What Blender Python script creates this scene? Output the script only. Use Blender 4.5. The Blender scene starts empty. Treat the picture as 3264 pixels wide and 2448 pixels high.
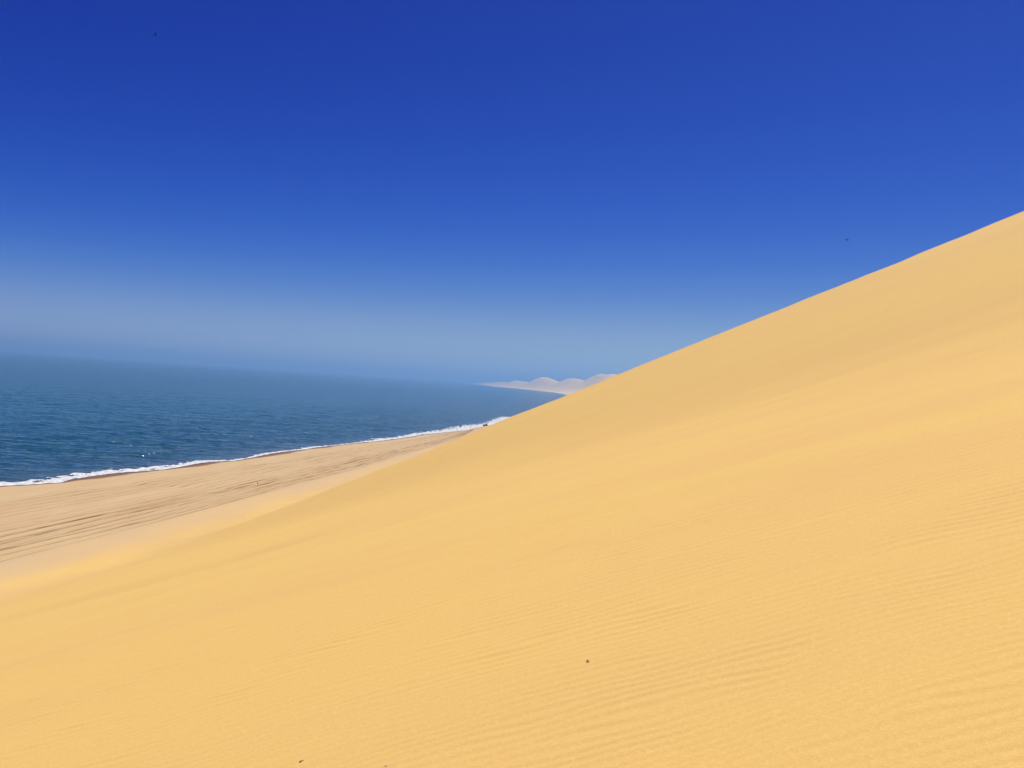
import bpy, math
import numpy as np
from mathutils import Vector, Matrix

rad = math.radians
sc = bpy.context.scene

# ------------------------------------------------------------------ camera
EYE = 19.5                                   # metres above the sea
cam_data = bpy.data.cameras.new("camera")
cam_data.sensor_fit = 'HORIZONTAL'
cam_data.angle = rad(60)
cam_data.clip_start = 0.05
cam_data.clip_end = 90000
cam = bpy.data.objects.new("camera", cam_data)
sc.collection.objects.link(cam)
cam.matrix_world = (Matrix.Translation((0, 0, EYE)) @ Matrix.Rotation(rad(90.0), 4, 'X')
                    @ Matrix.Rotation(rad(3.9), 4, 'Z'))
sc.camera = cam

# ------------------------------------------------------------------ sky, sun, exposure
SUN_ELEV, SUN_AZ = 67.0, 44.0                # degrees; azimuth from the view axis (+Y) to the right
world = bpy.data.worlds.new("World")
sc.world = world
world.use_nodes = True
wn, wl = world.node_tree.nodes, world.node_tree.links
wn.clear()
w_out = wn.new("ShaderNodeOutputWorld")
w_bg = wn.new("ShaderNodeBackground")
w_sky = wn.new("ShaderNodeTexSky")
w_sky.sky_type = 'NISHITA'
w_sky.sun_disc = False
w_sky.sun_elevation = rad(SUN_ELEV)
w_sky.sun_rotation = rad(SUN_AZ)
w_sky.altitude = 0
w_sky.air_density = 0.5
w_sky.dust_density = 0.5
w_sky.ozone_density = 2.0
# the photograph's hard, saturated grade, the same response for the whole sky (a power per channel, clipped near the sun)
w_sep = wn.new("ShaderNodeSeparateColor")
w_com = wn.new("ShaderNodeCombineColor")
wl.new(w_sky.outputs[0], w_sep.inputs[0])
for i, (ref, cap, gam, gain) in enumerate(((3.65, 3.25, 4.6, 2.45), (5.33, 5.10, 2.6, 2.40), (5.25, 5.45, 1.1, 2.80))):
    prev = w_sep.outputs[i]
    for op, val in (('SMOOTH_MIN', cap), ('DIVIDE', ref), ('POWER', gam), ('MULTIPLY', gain)):
        nd = wn.new("ShaderNodeMath"); nd.operation = op
        wl.new(prev, nd.inputs[0]); nd.inputs[1].default_value = val; nd.inputs[2].default_value = 1.6
        prev = nd.outputs[0]
    wl.new(prev, w_com.inputs[i])
wl.new(w_com.outputs[0], w_bg.inputs['Color'])
w_bg.inputs['Strength'].default_value = 0.10
wl.new(w_bg.outputs[0], w_out.inputs['Surface'])

sun_data = bpy.data.lights.new("sun", 'SUN')
sun_data.energy = 3.95
sun_data.angle = rad(0.53)
sun_data.color = (1.0, 0.93, 0.82)
sun = bpy.data.objects.new("sun", sun_data)
sc.collection.objects.link(sun)
to_sun = Vector((math.sin(rad(SUN_AZ)) * math.cos(rad(SUN_ELEV)),
                 math.cos(rad(SUN_AZ)) * math.cos(rad(SUN_ELEV)), math.sin(rad(SUN_ELEV))))
sun.rotation_euler = to_sun.to_track_quat('Z', 'Y').to_euler()
sun.location = (60, 40, 120)

vs = sc.view_settings
vs.view_transform = 'Standard'
vs.look = 'None'
vs.gamma = 1.0
vs.use_curve_mapping = False
vs.exposure = 1.0

# ------------------------------------------------------------------ helpers
def sstep(t):
    t = np.clip(t, 0.0, 1.0)
    return t * t * (3 - 2 * t)

def ramp_int(u, w):                          # integral of sstep(u / w)
    t = np.clip(u / w, 0, 1)
    return w * (t ** 3 - t ** 4 / 2) + np.maximum(u - w, 0)

def _hash(ix, iy, seed):
    h = (ix.astype(np.int64) * 374761393 + iy.astype(np.int64) * 668265263 + seed * 974711) & 0xffffffff
    h = ((h ^ (h >> 13)) * 1274126177) & 0xffffffff
    h = (h ^ (h >> 16)) & 0xffffffff
    return h

def gnoise(x, y, seed=0):                    # gradient noise, about -0.7..0.7
    x = np.asarray(x, float); y = np.asarray(y, float)
    ix, iy = np.floor(x), np.floor(y)
    fx, fy = x - ix, y - iy
    ux = fx ** 3 * (fx * (fx * 6 - 15) + 10); uy = fy ** 3 * (fy * (fy * 6 - 15) + 10)
    def g(i, j):
        a = _hash(ix + i, iy + j, seed) * (2 * math.pi / 4294967296.0)
        return np.cos(a) * (fx - i) + np.sin(a) * (fy - j)
    n0 = g(0, 0) * (1 - ux) + g(1, 0) * ux
    n1 = g(0, 1) * (1 - ux) + g(1, 1) * ux
    return n0 * (1 - uy) + n1 * uy

def fbm(x, y, octaves=4, seed=0, gain=0.5):
    r = 0; a = 1.0
    for o in range(octaves):
        r = r + a * gnoise(x * 2 ** o + 17.3 * o, y * 2 ** o - 9.1 * o, seed + o)
        a *= gain
    return r

def mesh_obj(name, verts, faces, mat, smooth=True, parent=None, attrs=None):
    me = bpy.data.meshes.new(name)
    verts = np.asarray(verts, np.float32)
    if isinstance(faces, np.ndarray):
        k = faces.shape[1]
        me.vertices.add(len(verts)); me.vertices.foreach_set("co", verts.ravel())
        me.loops.add(faces.size); me.loops.foreach_set("vertex_index", faces.ravel().astype(np.int32))
        me.polygons.add(len(faces))
        me.polygons.foreach_set("loop_start", np.arange(0, faces.size, k, dtype=np.int32))
        me.polygons.foreach_set("loop_total", np.full(len(faces), k, np.int32))
        me.update(calc_edges=True)
    else:
        me.from_pydata([tuple(map(float, v)) for v in verts], [], faces)
    me.validate()
    if smooth:
        me.polygons.foreach_set("use_smooth", np.ones(len(me.polygons), bool))
    for n, vals in (attrs or {}).items():
        at = me.attributes.new(n, 'FLOAT', 'POINT')
        at.data.foreach_set("value", np.asarray(vals, np.float32).ravel())
    me.materials.append(mat)
    ob = bpy.data.objects.new(name, me)
    sc.collection.objects.link(ob)
    ob.parent = parent
    return ob

def grid_faces(nr, nc, wrap=False):
    i = np.arange(nr - 1)[:, None]
    j = np.arange(nc if wrap else nc - 1)[None]
    j1 = (j + 1) % nc
    a = i * nc + j; b = i * nc + j1; c = (i + 1) * nc + j1; d = (i + 1) * nc + j
    return np.stack([a, b, c, d], -1).reshape(-1, 4)

def compact(verts, faces, attrs):
    used = np.zeros(len(verts), bool); used[faces.ravel()] = True
    idx = np.cumsum(used) - 1
    return verts[used], idx[faces], {k: v[used] for k, v in attrs.items()}

class Mat:
    def __init__(self, name):
        self.m = bpy.data.materials.new(name); self.m.use_nodes = True
        self.t = self.m.node_tree; self.t.nodes.clear()
        self.out = self.t.nodes.new("ShaderNodeOutputMaterial")
        self.p = self.t.nodes.new("ShaderNodeBsdfPrincipled")
        self.t.links.new(self.p.outputs[0], self.out.inputs['Surface'])
    def n(self, kind, **kw):
        nd = self.t.nodes.new(kind)
        for k, v in kw.items():
            setattr(nd, k, v)
        return nd
    def link(self, a, b):
        self.t.links.new(a, b)
    def coords(self, scale=(1, 1, 1), rot=(0, 0, 0)):
        g = self.n("ShaderNodeNewGeometry")
        m = self.n("ShaderNodeMapping")
        m.inputs['Scale'].default_value = scale
        m.inputs['Rotation'].default_value = rot
        self.link(g.outputs['Position'], m.inputs['Vector'])
        return m.outputs[0]
    def noise(self, scale, detail=3, rough=0.5, vec=None, dist=0.0):
        nd = self.n("ShaderNodeTexNoise")
        nd.inputs['Scale'].default_value = scale
        nd.inputs['Detail'].default_value = detail
        nd.inputs['Roughness'].default_value = rough
        nd.inputs['Distortion'].default_value = dist
        if vec is not None:
            self.link(vec, nd.inputs['Vector'])
        return nd.outputs['Fac']
    def remap(self, s, a, b, c=0.0, d=1.0):
        nd = self.n("ShaderNodeMapRange")
        nd.inputs['From Min'].default_value = a; nd.inputs['From Max'].default_value = b
        nd.inputs['To Min'].default_value = c; nd.inputs['To Max'].default_value = d
        self.link(s, nd.inputs['Value'])
        return nd.outputs[0]
    def mix(self, fac, a, b, blend='MIX'):
        nd = self.n("ShaderNodeMix", data_type='RGBA', blend_type=blend)
        for key, v in ((0, fac), (6, a), (7, b)):
            if hasattr(v, 'links') or hasattr(v, 'is_linked'):
                self.link(v, nd.inputs[key])
            elif key == 0:
                nd.inputs[key].default_value = v
            else:
                nd.inputs[key].default_value = (*v, 1)
        return nd.outputs[2]
    def attr(self, name):
        nd = self.n("ShaderNodeAttribute", attribute_name=name)
        return nd.outputs['Fac']
    def bump(self, h, strength, dist, normal=None):
        nd = self.n("ShaderNodeBump")
        nd.inputs['Strength'].default_value = strength
        nd.inputs['Distance'].default_value = dist
        self.link(h, nd.inputs['Height'])
        if normal is not None:
            self.link(normal, nd.inputs['Normal'])
        return nd.outputs[0]
    def set(self, **kw):
        for k, v in kw.items():
            i = self.p.inputs[k.replace('_', ' ')]
            if hasattr(v, 'is_linked'):
                self.link(v, i)
            elif isinstance(v, tuple):
                i.default_value = (*v, 1) if len(v) == 3 else v
            else:
                i.default_value = v
        return self.m

# ------------------------------------------------------------------ the lie of the land
TOE_Y = np.array([-900, -300, -100, 0, 40, 77, 107, 135, 181, 289.0])
TOE_X = np.array([-225, -105, -75, -57, -50, -43.3, -38.4, -34.5, -27.7, -14.8])

def toe_x(y):                                # where the dune face runs out on to the beach
    t = np.interp(y, TOE_Y, TOE_X) + 0.03767 * np.maximum(y - 289, 0)
    b = np.clip(y - 358.53, 0, 160)
    return t + 0.00464 * b * b + 1.485 * np.maximum(y - 518.53, 0)

LAND = np.array([(-900, -262), (-400, -180), (-200, -140), (0, -99), (60, -86.5), (90, -80), (105, -77.5), (115, -74.6),
    (121, -73.2), (126.2, -71.7), (129.5, -69.2), (133.5, -66.9), (136.7, -67.4), (142.8, -66.7), (148.9, -65.4), (152, -63.6),
    (158.3, -60.9), (165, -60.0), (169.7, -59.8), (175.5, -58.6), (180, -55.5), (183.8, -54.9), (190.2, -54.2),
    (195.2, -54.0), (199.7, -53.6), (207, -52.4), (215.5, -49.9), (225.3, -48.4), (238.3, -44.9), (245.6, -42.8),
    (252.6, -41.1), (260.5, -37.9), (282.5, -33.1), (304.8, -29.2), (323.1, -24.1), (351, -16.5), (376, -11.5),
    (408, -7.0), (505, 0.5), (1000, 82), (1800, 150), (2544, 166), (2953, 156), (3508, 106), (4023, 31), (4749, -91),
    (6200, -230), (8540, -385), (12000, -520), (16000, -560)])

def shore_x(y):                              # the edge of the water
    return np.interp(y, LAND[:, 0], LAND[:, 1])

def face_z(x, y):                            # the dune's large shape
    u = x - toe_x(y)
    u1 = 75.89 * (1 - sstep(y / 89.15))
    f = 1.0 + 0.351 * ramp_int(u, 18.0) + 0.13184 * ramp_int(u - u1, 28.16)
    f = np.where(u < 0, np.maximum(1.0 + 0.25 * u, -0.5), f)
    r = 3.0
    return -r * np.logaddexp(-f / r, -68.0 / r)

def dune_z(x, y):
    """dune height with swells, broad ridges and wind ripples"""
    x = np.asarray(x, float); y = np.asarray(y, float)
    z = face_z(x, y)
    dist = np.hypot(x, y)
    u = x - toe_x(y)
    on = sstep(u / 10.0)
    q = y - 0.06 * x + 1.1 * np.log(np.cosh(np.clip(x / 6.0, -40, 40)))       # across the ripples
    # broad low ridges drawn out along the wind
    z = z + on * sstep(dist / 40) * 0.18 * fbm(x / 34.0, q / 11.0, 3, 11)
    z = z + on * sstep((dist - 40) / 60) * 0.16 * fbm(x / 9.0, y / 9.0, 3, 13)
    z = z + on * sstep((dist - 2) / 14) * 0.022 * fbm(x / 5.0, q / 1.9, 3, 23)
    # a long shallow trough below the camera, drawn out with the wind
    tr = y - (34.0 + 0.16 * (-15 - x)) - 0.8 * gnoise(x / 6.0, y * 0 + 3.3, 5)
    z = z - 0.16 * np.exp(-(tr / 1.5) ** 2) * sstep((x + 48) / 14) * sstep((2 - x) / 14)
    # wind ripples: finer near the camera, coarser up the slope, fading out far away
    qq = np.maximum(q + 0.5 * fbm(x / 2.6, q / 2.2, 2, 31) * sstep(dist / 6) * 0.6 + 0.075 * gnoise(x / 0.55, q / 0.35, 37)
                    + 0.16 * gnoise(x / 1.25, q / 0.8, 39), 0.05)
    b, a = 0.0185, 0.032
    ph = (2 * math.pi / b) * np.log(1 + b * qq / a)
    lam = a + b * qq
    wave = np.sin(ph + 0.55 * np.sin(ph))
    amp = 0.46 + 0.75 * np.clip(fbm(x / 1.7 + 5, q / 0.9, 3, 41) + 0.32, 0, 1.2)
    crest = np.clip(fbm(x / 0.9, q / 0.12, 2, 47) + 0.25, 0, 1)
    fade = sstep((38 - dist) / 33)
    z = z + 0.040 * lam * wave * amp * (0.55 + 0.8 * crest) * fade * on
    return z

def beach_z(x, y):
    xs, xt = shore_x(y), toe_x(y)
    wdt = np.maximum(xt - xs, 3.0)
    t = (x - xs) / wdt
    up = 0.9 * np.clip(t, 0, 1.6) ** 0.75
    return np.where(x > xs, up, 0.07 * (x - xs))

# ------------------------------------------------------------------ materials
def sand_material():
    m = Mat("dune_sand")
    co = m.coords()
    grain = m.noise(210, 2, 0.7, co)
    fine = m.noise(38, 3, 0.7, co)
    c = m.mix(m.attr("patch"), (0.500, 0.328, 0.114), (0.528, 0.368, 0.107))
    c = m.mix(m.remap(grain, 0.25, 0.75), c, m.mix(0.5, c, (0.25, 0.14, 0.05)))
    c = m.mix(m.remap(fine, 0.5, 0.8, 0, 0.5), c, (0.56, 0.39, 0.16))
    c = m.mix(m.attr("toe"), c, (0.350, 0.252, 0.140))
    b = m.bump(grain, 0.35, 0.004)
    b = m.bump(fine, 0.25, 0.01, b)
    return m.set(Base_Color=c, Roughness=0.95, Specular_IOR_Level=0.15, Normal=b)

def beach_material():
    m = Mat("beach_sand")
    st = m.coords((0.22, 0.045, 0.2), (0, 0, rad(9)))
    big = m.noise(1.0, 4, 0.6, st, 0.5)
    co = m.coords()
    fine = m.noise(2.2, 5, 0.7, co)
    c = m.mix(m.remap(big, 0.32, 0.68), (0.355, 0.268, 0.150), (0.330, 0.228, 0.122))
    c = m.mix(m.remap(fine, 0.4, 0.75, 0, 0.3), c, (0.28, 0.18, 0.10))
    c = m.mix(m.attr("track"), c, (0.115, 0.066, 0.024))
    c = m.mix(m.attr("wet"), c, (0.140, 0.068, 0.020))
    r = m.n("ShaderNodeMapRange")
    m.link(m.attr("wet"), r.inputs['Value'])
    r.inputs['To Min'].default_value = 0.95; r.inputs['To Max'].default_value = 0.45
    b = m.bump(fine, 0.5, 0.12)
    return m.set(Base_Color=c, Roughness=r.outputs[0], Specular_IOR_Level=0.2, Normal=b)

def water_material():
    m = Mat("sea_water")
    co = m.coords((1, 1, 1))
    a = m.noise(0.30, 3, 0.6, m.coords((0.55, 1.1, 1), (0, 0, rad(-6))), 0.5)
    far = m.noise(0.075, 4, 0.7, m.coords((0.5, 1.1, 1), (0, 0, rad(-4))), 0.5)
    bsm = m.noise(2.6, 3, 0.6, co)
    off = m.attr("offshore")                 # 0 at the water's edge, 1 in deep water
    big = m.noise(1.0, 4, 0.6, m.coords((0.010, 0.030, 1), (0, 0, rad(6))), 0.8)
    deep = m.mix(m.remap(big, 0.35, 0.7), (0.0, 0.052, 0.088), (0.0, 0.050, 0.072))
    ramp = m.n("ShaderNodeValToRGB")
    e = ramp.color_ramp.elements
    e[0].position = 0.0; e[0].color = (0.060, 0.072, 0.085, 1)
    e[1].position = 1.0; e[1].color = (0.0, 0.0, 0.0, 1)
    k = e.new(0.10); k.color = (0.014, 0.048, 0.072, 1)
    k = e.new(0.28); k.color = (0.002, 0.037, 0.055, 1)
    m.link(off, ramp.inputs[0])
    fac = m.remap(off, 0.15, 0.75)
    c = m.mix(fac, ramp.outputs[0], deep)
    b = m.bump(far, 1.0, 5.0)
    b = m.bump(a, 1.0, 1.3, b)
    b = m.bump(bsm, 0.5, 0.06, b)
    return m.set(Base_Color=c, Roughness=0.10, IOR=1.33, Specular_IOR_Level=0.5, Normal=b)

def simple(name, col, rough=0.8, nscale=0, ncol=None, bump=0.0, spec=0.3):
    m = Mat(name)
    c = col
    kw = {}
    if nscale:
        nz = m.noise(nscale, 4, 0.6, m.coords())
        c = m.mix(m.remap(nz, 0.35, 0.7), col, ncol or tuple(v * 0.6 for v in col))
        if bump:
            kw['Normal'] = m.bump(nz, 0.6, bump)
    return m.set(Base_Color=c, Roughness=rough, Specular_IOR_Level=spec, **kw)

def foam_material():
    m = Mat("sea_foam")
    nz = m.noise(1.6, 5, 0.7, m.coords((1, 0.6, 1)))
    c = m.mix(m.remap(nz, 0.45, 0.62), (0.43, 0.44, 0.455), (0.22, 0.245, 0.285))
    return m.set(Base_Color=c, Roughness=0.7, Normal=m.bump(nz, 0.7, 0.15))

M_SAND, M_BEACH, M_SEA, M_FOAM = sand_material(), beach_material(), water_material(), foam_material()

# ------------------------------------------------------------------ dune
def fan(radii, az):
    r, a = np.meshgrid(radii, az, indexing='ij')
    return r * np.sin(a), r * np.cos(a)

def geo(a, b, step):
    n = max(2, int(round(math.log(b / a) / math.log(1 + step))))
    return np.exp(np.linspace(math.log(a), math.log(b), n + 1))[:-1]

def build_dune():
    radii = np.concatenate([[0.05], geo(0.4, 1.7, 0.03), geo(1.7, 46, 0.0042), geo(46, 900, 0.012), [900.0]])
    az = np.radians(np.concatenate([np.arange(-180, -50, 4.0), np.arange(-50, 50, 0.26), np.arange(50, 180, 4.0)]))
    x, y = fan(radii, az)
    z = dune_z(x, y)
    u = x - toe_x(y)
    # the sand thins out over the beach in an uneven edge
    edge = u + 4.5 * fbm(x / 7, y / 22, 4, 71)
    q = y - 0.06 * x + 1.1 * np.log(np.cosh(np.clip(x / 6.0, -40, 40)))
    patch = 0.5 + 0.55 * fbm(x / 9.0, q / 3.2, 4, 601) * sstep((60 - np.hypot(x, y)) / 50) + 0.6 * fbm(x / 45.0, q / 15.0, 4, 607)
    patch = patch + 0.25 * fbm(x / 2.2, q / 0.7, 3, 611) * sstep((14 - np.hypot(x, y)) / 12)
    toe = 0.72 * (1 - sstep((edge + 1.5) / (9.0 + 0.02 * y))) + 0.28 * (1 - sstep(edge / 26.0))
    f = grid_faces(len(radii), len(az), wrap=True)
    keep = (u.ravel()[f] > -4).any(1)
    v = np.stack([x.ravel(), y.ravel(), z.ravel()], 1)
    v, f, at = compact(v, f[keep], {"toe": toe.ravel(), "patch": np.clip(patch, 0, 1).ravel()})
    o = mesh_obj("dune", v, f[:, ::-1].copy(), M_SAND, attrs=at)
    o["kind"] = "structure"
build_dune()

# ------------------------------------------------------------------ beach with wheel tracks
WET = np.array([(0, 1.0), (100, 0.8), (126, 0.5), (133, 0.2), (137, 1.6), (141, 3.0), (147, 3.0), (152, 1.6), (157, 0.3), (162, 1.2),
    (168, 3.0), (174, 2.6), (179, 0.4), (187, 0.8), (195, 2.6), (203, 3.4), (212, 1.5), (218, 0.5), (226, 2.6), (233, 1.0),
    (243, 0.5), (250, 1.8), (257, 0.5), (290, 1.0), (320, 1.0), (380, 1.0), (700, 1.0)])
TRACKS = [  # fraction of the beach from the dune's foot to the water, wander, strength
    (0.610, 0.016, 1.0, 1), (0.455, 0.012, 1.35, 2), (0.250, 0.020, 1.2, 3), (0.185, 0.028, 1.2, 4),
    (0.130, 0.026, 1.25, 5), (0.075, 0.018, 1.1, 6), (0.55, 0.03, 0.6, 7), (0.34, 0.05, 0.45, 8), (0.225, 0.03, 1.0, 9), (0.045, 0.015, 0.9, 10), (0.64, 0.02, 0.7, 11)]

def build_beach():
    ys = np.concatenate([np.arange(-600, 30, 15.0), geo(30, 700, 0.0065)])
    n = 620
    tt = np.linspace(0, 1, n)
    xs, xt = shore_x(ys)[:, None], toe_x(ys)[:, None]
    x = (xs - 8) * (1 - tt) + (np.maximum(xt, xs + 3) + 7) * tt
    y = np.repeat(ys[:, None], n, 1)
    z = beach_z(x, y) + 0.05 * fbm(x / 5, y / 16, 3, 81) * sstep((x - xs) / 6)
    wdt = np.maximum(xt - xs, 3.0)
    tr = np.zeros_like(x)
    for fr, wan, st, seed in TRACKS:
        for side in (-0.85, 0.85):
            yy = ys[:, None]
            cx = xt - wdt * (fr + wan * 2.0 * gnoise(yy / 60.0, yy * 0 + seed * 3.7, 90 + seed)) + side
            cx = cx + 0.12 * gnoise(yy / 3.0, yy * 0 + side, 190 + seed)
            d = np.abs(x - cx)
            broken = np.clip(0.75 + 1.1 * fbm(yy / 6.0, yy * 0 + side * 2 + seed, 3, 140 + seed), 0, 1)
            broken = broken * np.clip(0.9 + 1.0 * gnoise(yy / 45.0, yy * 0 + seed, 150 + seed), 0, 1)
            g = np.exp(-(d / 0.17) ** 2) * st * broken
            z = z - 0.10 * g + 0.05 * st * broken * np.exp(-((d - 0.42) / 0.16) ** 2)
            tr = np.maximum(tr, g)
            tr = np.maximum(tr, 0.10 * st * np.exp(-(d / 0.7) ** 2) * broken)
    fr = (xt - x) / wdt                      # ground churned by many wheels
    churn = np.exp(-((fr - 0.16) / 0.10) ** 2) + 0.7 * np.exp(-((fr - 0.60) / 0.05) ** 2) + 0.4 * np.exp(-((fr - 0.455) / 0.03) ** 2)
    tr = np.maximum(tr, churn * np.clip(0.10 + 0.22 * fbm(x / 1.2, y / 16.0, 4, 171), 0, 0.3) * sstep((wdt - 6) / 8))
    wetw = np.interp(y, WET[:, 0], WET[:, 1])
    wet = 1 - sstep((x - xs - wetw * 0.75) / (0.25 + 0.45 * wetw))
    f = grid_faces(len(ys), n)
    v = np.stack([x.ravel(), y.ravel(), z.ravel()], 1)
    o = mesh_obj("beach", v, f[:, ::-1].copy(), M_BEACH, attrs={"track": np.clip(tr, 0, 1).ravel(), "wet": wet.ravel()})
    o["kind"] = "structure"
build_beach()

# ------------------------------------------------------------------ far shore: beach and dunes round the bay
def far_z(x, y):
    n = x - shore_x(y)
    inland = sstep((n - 25) / 170.0)
    h = 0
    for cx, cy, hh, sx, sy in ((370, 3000, 64, 150, 420), (310, 3250, 66, 130, 330), (147, 4400, 66, 120, 380), (235, 3750, 62, 130, 330),
                               (0, 5300, 44, 150, 500), (-150, 6400, 36, 170, 700), (-290, 8200, 24, 160, 1200), (900, 4800, 60, 420, 900),
                               (560, 2800, 62, 220, 500), (1100, 3600, 62, 400, 900)):
        d = np.sqrt(((x - cx) / sx / 1.25) ** 2 + ((y - cy) / sy / 1.25) ** 2 + 0.02)
        h = h + (hh * np.exp(-d ** 1.35)) ** 3
    h = h ** (1 / 3)
    h = np.maximum(h, 44 * np.exp(-np.abs((y - 3600) / 1100) ** 4 - np.abs((n - 420) / 420) ** 4))
    rough = fbm(x / 150.0, y / 330.0, 4, 201)
    ridge = 1 - np.abs(fbm(x / 240.0 + 3, y / 420.0, 3, 207)) * 1.6
    h = h * (0.86 + 0.24 * ridge * inland) + 6 * np.clip(rough + 0.35, 0, 1) * inland
    return np.where(n > 0, 0.3 + np.minimum(n, 40) * 0.045 + h * inland, 0.05 * n)

def build_far():
    ys = np.concatenate([geo(650, 12500, 0.013), [12500.0]])
    off = np.concatenate([[-30, -8, 0.0], geo(6, 2600, 0.045)])
    x = shore_x(ys)[:, None] + off[None]
    y = np.repeat(ys[:, None], len(off), 1)
    v = np.stack([x.ravel(), y.ravel(), far_z(x, y).ravel()], 1)
    f = grid_faces(len(ys), len(off))
    m = Mat("far_sand")
    nz = m.noise(1.0, 4, 0.6, m.coords((0.006, 0.004, 0.02)))
    c = m.mix(m.remap(nz, 0.35, 0.7), (0.64, 0.46, 0.21), (0.57, 0.39, 0.17))
    o = mesh_obj("far_dunes", v, f[:, ::-1].copy(), m.set(Base_Color=c, Roughness=0.95, Specular_IOR_Level=0.1))
    o["kind"] = "structure"
build_far()

# ------------------------------------------------------------------ sea
def build_sea():
    radii = np.concatenate([[1.0], geo(20, 95, 0.05), geo(95, 620, 0.0062), geo(620, 26000, 0.03), [26000.0]])
    az = np.radians(np.concatenate([np.arange(-180, -48, 4.0), np.arange(-48, 12, 0.15), np.arange(12, 180, 4.0)]))
    x, y = fan(radii, az)
    n = shore_x(y) - x
    r = np.hypot(x, y)
    ch = 0.16 * fbm(x / 7.0, y / 4.2, 3, 301) + 0.10 * fbm(x / 2.6, y / 1.9, 2, 311)
    swell = 0.12 * np.sin((n + 6 * gnoise(x / 40, y / 90, 321)) * 2 * math.pi / 17.0) * np.clip(0.5 + 1.2 * gnoise(x / 60, y / 70, 327), 0, 1)
    z = (ch + swell) * sstep((n - 1.5) / 16.0) * sstep((700 - r) / 300)
    f = grid_faces(len(radii), len(az), wrap=True)
    keep = (n.ravel()[f] > -40).any(1)
    v = np.stack([x.ravel(), y.ravel(), z.ravel()], 1)
    off = np.clip(n / 160.0, 0, 1) ** 0.8
    v, f, at = compact(v, f[keep], {"offshore": off.ravel()})
    o = mesh_obj("sea", v, f[:, ::-1].copy(), M_SEA, attrs=at)
    o["kind"] = "structure"
build_sea()

# ------------------------------------------------------------------ foam along the water's edge
FOAM_W = np.array([(-100, 4), (60, 5), (100, 6.0), (126, 6.5), (132, 6.0), (138, 4.7), (142, 4.6), (148, 4.7), (153, 6.2), (161, 5.0), (166, 3.0),
    (176, 3.9), (180, 2.4), (183, 1.5), (186, 0.7), (196, 2.2), (203, 1.9), (212, 1.4), (222, 2.8), (228, 1.4), (241, 0.7), (248, 1.2),
    (254, 2.0), (262, 4.0), (269, 6.0), (281, 3.8), (302, 5.0), (328, 8.0), (357, 12), (384, 14), (400, 11), (416, 8), (463, 9), (520, 9)])

def foam_strip(name, ys, n, wfun, amp, label, holes, z0=0.06):
    tt = np.linspace(0, 1, n)
    xs = shore_x(ys)[:, None] + 0.35 * gnoise(ys / 2.1, ys * 0, 401)[:, None]
    wd = wfun(ys)[:, None]
    y = np.repeat(ys[:, None], n, 1)
    x = xs - wd * 1.25 * tt[None] + 0.25
    lace = fbm(x / 1.1, y / 2.6, 4, 411)
    body = 1.0 - sstep((tt[None] - 0.25) / 0.65) * 0.85
    keepv = (body + lace * 0.9) > holes
    z = z0 + amp * np.clip(0.4 + fbm(x / 0.9, y / 1.6, 3, 421), 0, 1.2) * np.sin(math.pi * np.clip(tt * 0.9 + 0.08, 0, 1))[None]
    z = z + np.maximum(beach_z(x, y), 0)
    f = grid_faces(len(ys), n)
    keep = keepv.ravel()[f].all(1)
    v = np.stack([x.ravel(), y.ravel(), z.ravel()], 1)
    v, f, _ = compact(v, f[keep], {})
    o = mesh_obj(name, v, f, M_FOAM)
    o["kind"] = "stuff"; o["label"] = label; o["category"] = "foam"
    return o

foam_strip("surf_foam", np.arange(60, 520, 0.5), 44, lambda y: np.interp(y, FOAM_W[:, 0], FOAM_W[:, 1]), 0.22,
           "white lacy surf foam washing along the near water's edge", 0.52)
foam_strip("far_surf", np.arange(1900, 9000, 12.0), 8, lambda y: 20 + 14 * gnoise(y / 120.0, y * 0, 431), 0.6,
           "thin white line of surf along the far bay shore", 0.1, 0.3)

# ------------------------------------------------------------------ things
def tag(o, label, cat, group=None):
    o["label"] = label; o["category"] = cat
    if group:
        o["group"] = group
    return o

def lathe_x(stations, seg=10):               # closed body along +X: stations (x, zc, ry, rz)
    v, f = [], []
    for (x, zc, ry, rz) in stations:
        for k in range(seg):
            a = 2 * math.pi * k / seg
            v.append((x, ry * math.cos(a), zc + rz * math.sin(a)))
    for i in range(len(stations) - 1):
        for k in range(seg):
            k1 = (k + 1) % seg
            f.append((i * seg + k, i * seg + k1, (i + 1) * seg + k1, (i + 1) * seg + k))
    f.append(tuple(range(seg))[::-1]); f.append(tuple((len(stations) - 1) * seg + k for k in range(seg)))
    return v, f

# boulder at the water's edge, half behind the dune
def build_boulder():
    import bmesh
    bm = bmesh.new()
    bmesh.ops.create_icosphere(bm, subdivisions=4, radius=1.0)
    for v in bm.verts:
        c = v.co
        n = float(fbm(np.array(c.x * 1.3 + 4), np.array(c.y * 1.3 + c.z * 1.9), 4, 501))
        p = Vector([math.copysign(abs(t) ** 0.62, t) for t in c])    # blocky
        p *= 1 + 0.22 * n
        v.co = Vector((p.x * 1.12, p.y * 0.9, p.z * (0.62 + 0.08 * p.x) + 0.42))
    me = bpy.data.meshes.new("boulder"); bm.to_mesh(me); bm.free()
    me.materials.append(simple("boulder_rock", (0.080, 0.038, 0.014), 0.8, 3.0, (0.040, 0.018, 0.008), 0.1))
    o = bpy.data.objects.new("boulder", me); sc.collection.objects.link(o)
    o.location = (-10.2, 383, 0.0); o.scale = (0.95, 1, 1.35)
    tag(o, "dark brown boulder at the surf's edge, half hidden behind the dune", "boulder")
build_boulder()

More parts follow.
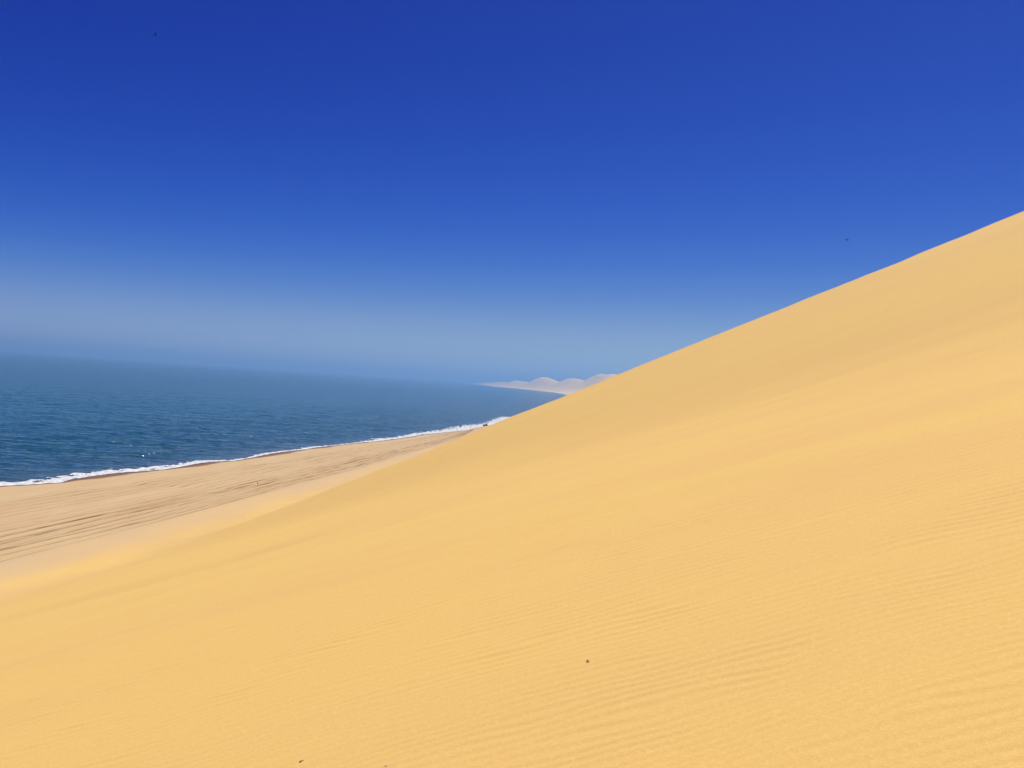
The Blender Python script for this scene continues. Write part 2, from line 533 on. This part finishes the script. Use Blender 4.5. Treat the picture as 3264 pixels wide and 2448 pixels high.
# stake in the beach
def build_stake():
    v, f = [], []
    seg = 10
    prof = [(-0.15, 0.055, 0, 0), (0.0, 0.058, 0, 0), (0.12, 0.053, 0.006, 0.0), (0.25, 0.055, 0.012, 0.004), (0.33, 0.052, 0.02, 0.006), (0.36, 0.035, 0.022, 0.006)]
    for (z, r, dx, dy) in prof:
        for k in range(seg):
            a = 2 * math.pi * k / seg
            rr = r * (1 + 0.12 * math.sin(3 * a + z * 9))
            v.append((dx + rr * math.cos(a), dy + rr * math.sin(a), z))
    for i in range(len(prof) - 1):
        for k in range(seg):
            k1 = (k + 1) % seg
            f.append((i * seg + k, i * seg + k1, (i + 1) * seg + k1, (i + 1) * seg + k))
    f.append(tuple((len(prof) - 1) * seg + k for k in range(seg)))
    o = mesh_obj("wooden_stake", v, f, simple("weathered_wood", (0.16, 0.085, 0.035), 0.85, 30, (0.08, 0.04, 0.018), 0.004))
    o.location = (-39.35, 141.2, float(beach_z(np.array(-39.35), np.array(141.2))))
    tag(o, "short dark stake standing in the beach sand beside the wheel tracks", "stake")
build_stake()

# birds: one continuous body with tail, head and wings (+X is forward)
def bird_mesh(span, lift, sweep, length, droop):
    v, f = lathe_x([(-0.50 * length, 0.02, 0.035 * length, 0.008), (-0.36 * length, 0.01, 0.03 * length, 0.02), (-0.2 * length, 0, 0.075 * length, 0.065 * length),
                    (0.05 * length, 0, 0.10 * length, 0.10 * length), (0.22 * length, 0.01, 0.085 * length, 0.08 * length),
                    (0.31 * length, 0.03 * length, 0.05 * length, 0.055 * length), (0.39 * length, 0.045 * length, 0.05 * length, 0.05 * length),
                    (0.45 * length, 0.04 * length, 0.025 * length, 0.025 * length), (0.55 * length, 0.025 * length, 0.005, 0.006)], 10)
    for s in (-1, 1):
        b = len(v)
        pts = [(0.06, 0.0, 0.0, 0.24), (0.22, 0.25, 0.35, 0.25), (0.50, 0.65, 0.20, 0.20), (0.80, 0.85, -0.25, 0.13), (1.0, 1.0, -0.7, 0.025)]
        for (t, up, sw, ch) in pts:
            yy = s * t * span / 2
            zz = lift * up - droop * t * t
            cx = 0.06 * length + sweep * sw
            c = ch * length * 1.25
            th = 0.05 * length * (1 - 0.7 * t)
            v += [(cx + c * 0.5, yy, zz), (cx, yy, zz + th + 0.012), (cx - c * 0.5, yy, zz), (cx, yy, zz - th)]
        for i in range(len(pts) - 1):
            for k in range(4):
                k1 = (k + 1) % 4
                f.append((b + i * 4 + k, b + i * 4 + k1, b + i * 4 + 4 + k1, b + i * 4 + 4 + k))
        f.append(tuple(b + (len(pts) - 1) * 4 + k for k in range(4)))
    return v, f

def place_bird(loc, roll, pitch, heading, mesh_args, label):
    v, f = bird_mesh(*mesh_args)
    pale = [1.0 if (i < 90 and p[2] < 0.0) else 0.0 for i, p in enumerate(v)]
    o = mesh_obj("flying_bird", v, f, M_BIRD, attrs={"belly": pale})
    o.matrix_world = (Matrix.Translation(loc) @ Matrix.Rotation(rad(roll), 4, 'Y')
                      @ Matrix.Rotation(rad(pitch), 4, 'X') @ Matrix.Rotation(rad(heading), 4, 'Z'))
    tag(o, label, "bird", "birds in the sky")

mb = Mat("bird_feathers")
M_BIRD = mb.set(Base_Color=mb.mix(mb.attr("belly"), (0.006, 0.006, 0.009), (0.22, 0.22, 0.23)), Roughness=0.8, Specular_IOR_Level=0.1)
place_bird((-53.5, 125.0, 65.2), -42, 72, -75, (0.95, 0.34, 0.10, 0.62, 0.0), "dark bird banking with raised wings high over the sea")
place_bird((60.4, 165.0, 50.5), -5, 48, 85, (0.86, -0.02, 0.10, 0.80, 0.05), "dark bird gliding on level wings just above the dune crest")

def build_gull():
    v, f = lathe_x([(-0.30, 0.12, 0.012, 0.008), (-0.22, 0.10, 0.05, 0.03), (-0.10, 0.06, 0.10, 0.085), (0.04, 0.04, 0.115, 0.10), (0.14, 0.07, 0.08, 0.085),
                    (0.185, 0.15, 0.045, 0.055), (0.21, 0.20, 0.05, 0.05), (0.245, 0.20, 0.038, 0.038), (0.27, 0.195, 0.014, 0.012), (0.31, 0.188, 0.004, 0.004)], 12)
    o = mesh_obj("gull", v, f, simple("white_feathers", (0.80, 0.80, 0.78), 0.7, 9, (0.68, 0.69, 0.70)))
    o.location = (-73.1, 181.6, 0.02)
    o.rotation_euler = (0, 0, rad(160))
    tag(o, "small white gull floating on the water just beyond the surf", "gull")
build_gull()

# bits lying on the sand close by
def tube_along(path, radii, seg=7):
    v, f = [], []
    P = [Vector(p) for p in path]
    for i, p in enumerate(P):
        d = (P[min(i + 1, len(P) - 1)] - P[max(i - 1, 0)]).normalized()
        a = d.cross(Vector((0, 0, 1)))
        a = a.normalized() if a.length > 1e-4 else Vector((1, 0, 0))
        b = a.cross(d)
        for k in range(seg):
            t = 2 * math.pi * k / seg
            v.append(tuple(p + radii[i] * (a * math.cos(t) + b * math.sin(t))))
    for i in range(len(P) - 1):
        for k in range(seg):
            k1 = (k + 1) % seg
            f.append((i * seg + k, i * seg + k1, (i + 1) * seg + k1, (i + 1) * seg + k))
    f.append(tuple(range(seg))[::-1]); f.append(tuple((len(P) - 1) * seg + k for k in range(seg)))
    return v, f

def on_sand(x, y):
    return (x, y, float(dune_z(np.array(x), np.array(y))))

twig_mat = simple("dry_twig", (0.10, 0.040, 0.010), 0.8, 300, (0.05, 0.02, 0.006))
p = on_sand(0.625, 5.847)
arc = [(0.008 * math.cos(a) , 0.011 * math.sin(a) - 0.001, 0.0035 + 0.003 * math.sin(a * 0.5)) for a in np.linspace(rad(60), rad(325), 12)]
v, f = tube_along(arc, [0.0022, 0.0032, 0.0036, 0.003, 0.0022, 0.002, 0.0022, 0.0028, 0.0034, 0.0032, 0.0024, 0.0012])
t1 = mesh_obj("curled_twig", v, f, twig_mat)
t1.location = p; t1.scale = (1.15, 1.5, 1.0)
tag(t1, "tiny dark curled twig lying alone on the open dune face", "twig", "dry bits on the sand")
p = on_sand(-1.123, 5.391)
v, f = tube_along([(-0.008, -0.012, 0.003), (-0.005, -0.007, 0.004), (-0.001, -0.001, 0.0045), (0.002, 0.004, 0.005), (0.008, 0.008, 0.006), (0.014, 0.009, 0.005)],
                  [0.002, 0.0042, 0.0045, 0.002, 0.002, 0.001])
t2 = mesh_obj("bent_twig", v, f, twig_mat)
t2.location = p
tag(t2, "tiny bent brown twig on the sand near the bottom edge", "twig", "dry bits on the sand")
p = on_sand(-0.545, 4.875)
nn = 9
vv = [(0, -0.006, 0.002)]
for k in range(nn):
    a = rad(20 + 140 * k / (nn - 1))
    vv.append((0.009 * math.cos(a), -0.006 + 0.014 * math.sin(a), 0.003 + (0.0012 if k % 2 else 0)))
for k in range(nn):
    a = rad(20 + 140 * k / (nn - 1))
    vv.append((0.006 * math.cos(a), -0.006 + 0.008 * math.sin(a), 0.0075))
ff = [(1 + k, 2 + k, nn + 2 + k, nn + 1 + k) for k in range(nn - 1)] + [(0, nn + 2 + k, nn + 1 + k) for k in range(nn - 1)]
ff = [tuple(reversed(q)) for q in ff] + [tuple([0] + [1 + k for k in range(nn)])]
s1 = mesh_obj("shell_fragment", vv, ff, simple("white_shell", (0.80, 0.76, 0.68), 0.5, 200, (0.7, 0.62, 0.5)))
s1.location = p; s1.scale = (1.1, 1.1, 0.35)
tag(s1, "small white shell fragment on the sand at the bottom edge", "shell")

# ------------------------------------------------------------------ haze: the sea air over the whole place
def build_haze():
    import bmesh
    bm = bmesh.new()
    bmesh.ops.create_cube(bm, size=1.0)
    me = bpy.data.meshes.new("haze"); bm.to_mesh(me); bm.free()
    o = bpy.data.objects.new("haze", me); sc.collection.objects.link(o)
    o.scale = (56000, 56000, 86.6)
    o.location = (0, 0, 40.7)                # -2.6 .. 84 m
    m = bpy.data.materials.new("haze"); m.use_nodes = True
    t = m.node_tree; t.nodes.clear()
    out = t.nodes.new("ShaderNodeOutputMaterial"); pv = t.nodes.new("ShaderNodeVolumePrincipled")
    pv.inputs['Color'].default_value = (0.30, 0.60, 1.0, 1)
    pv.inputs['Density'].default_value = 0.00032
    pv.inputs['Anisotropy'].default_value = 0.45
    t.links.new(pv.outputs[0], out.inputs['Volume'])
    me.materials.append(m)
    o["kind"] = "stuff"; o["label"] = "pale dusty sea haze over the coast"; o["category"] = "haze"
build_haze()
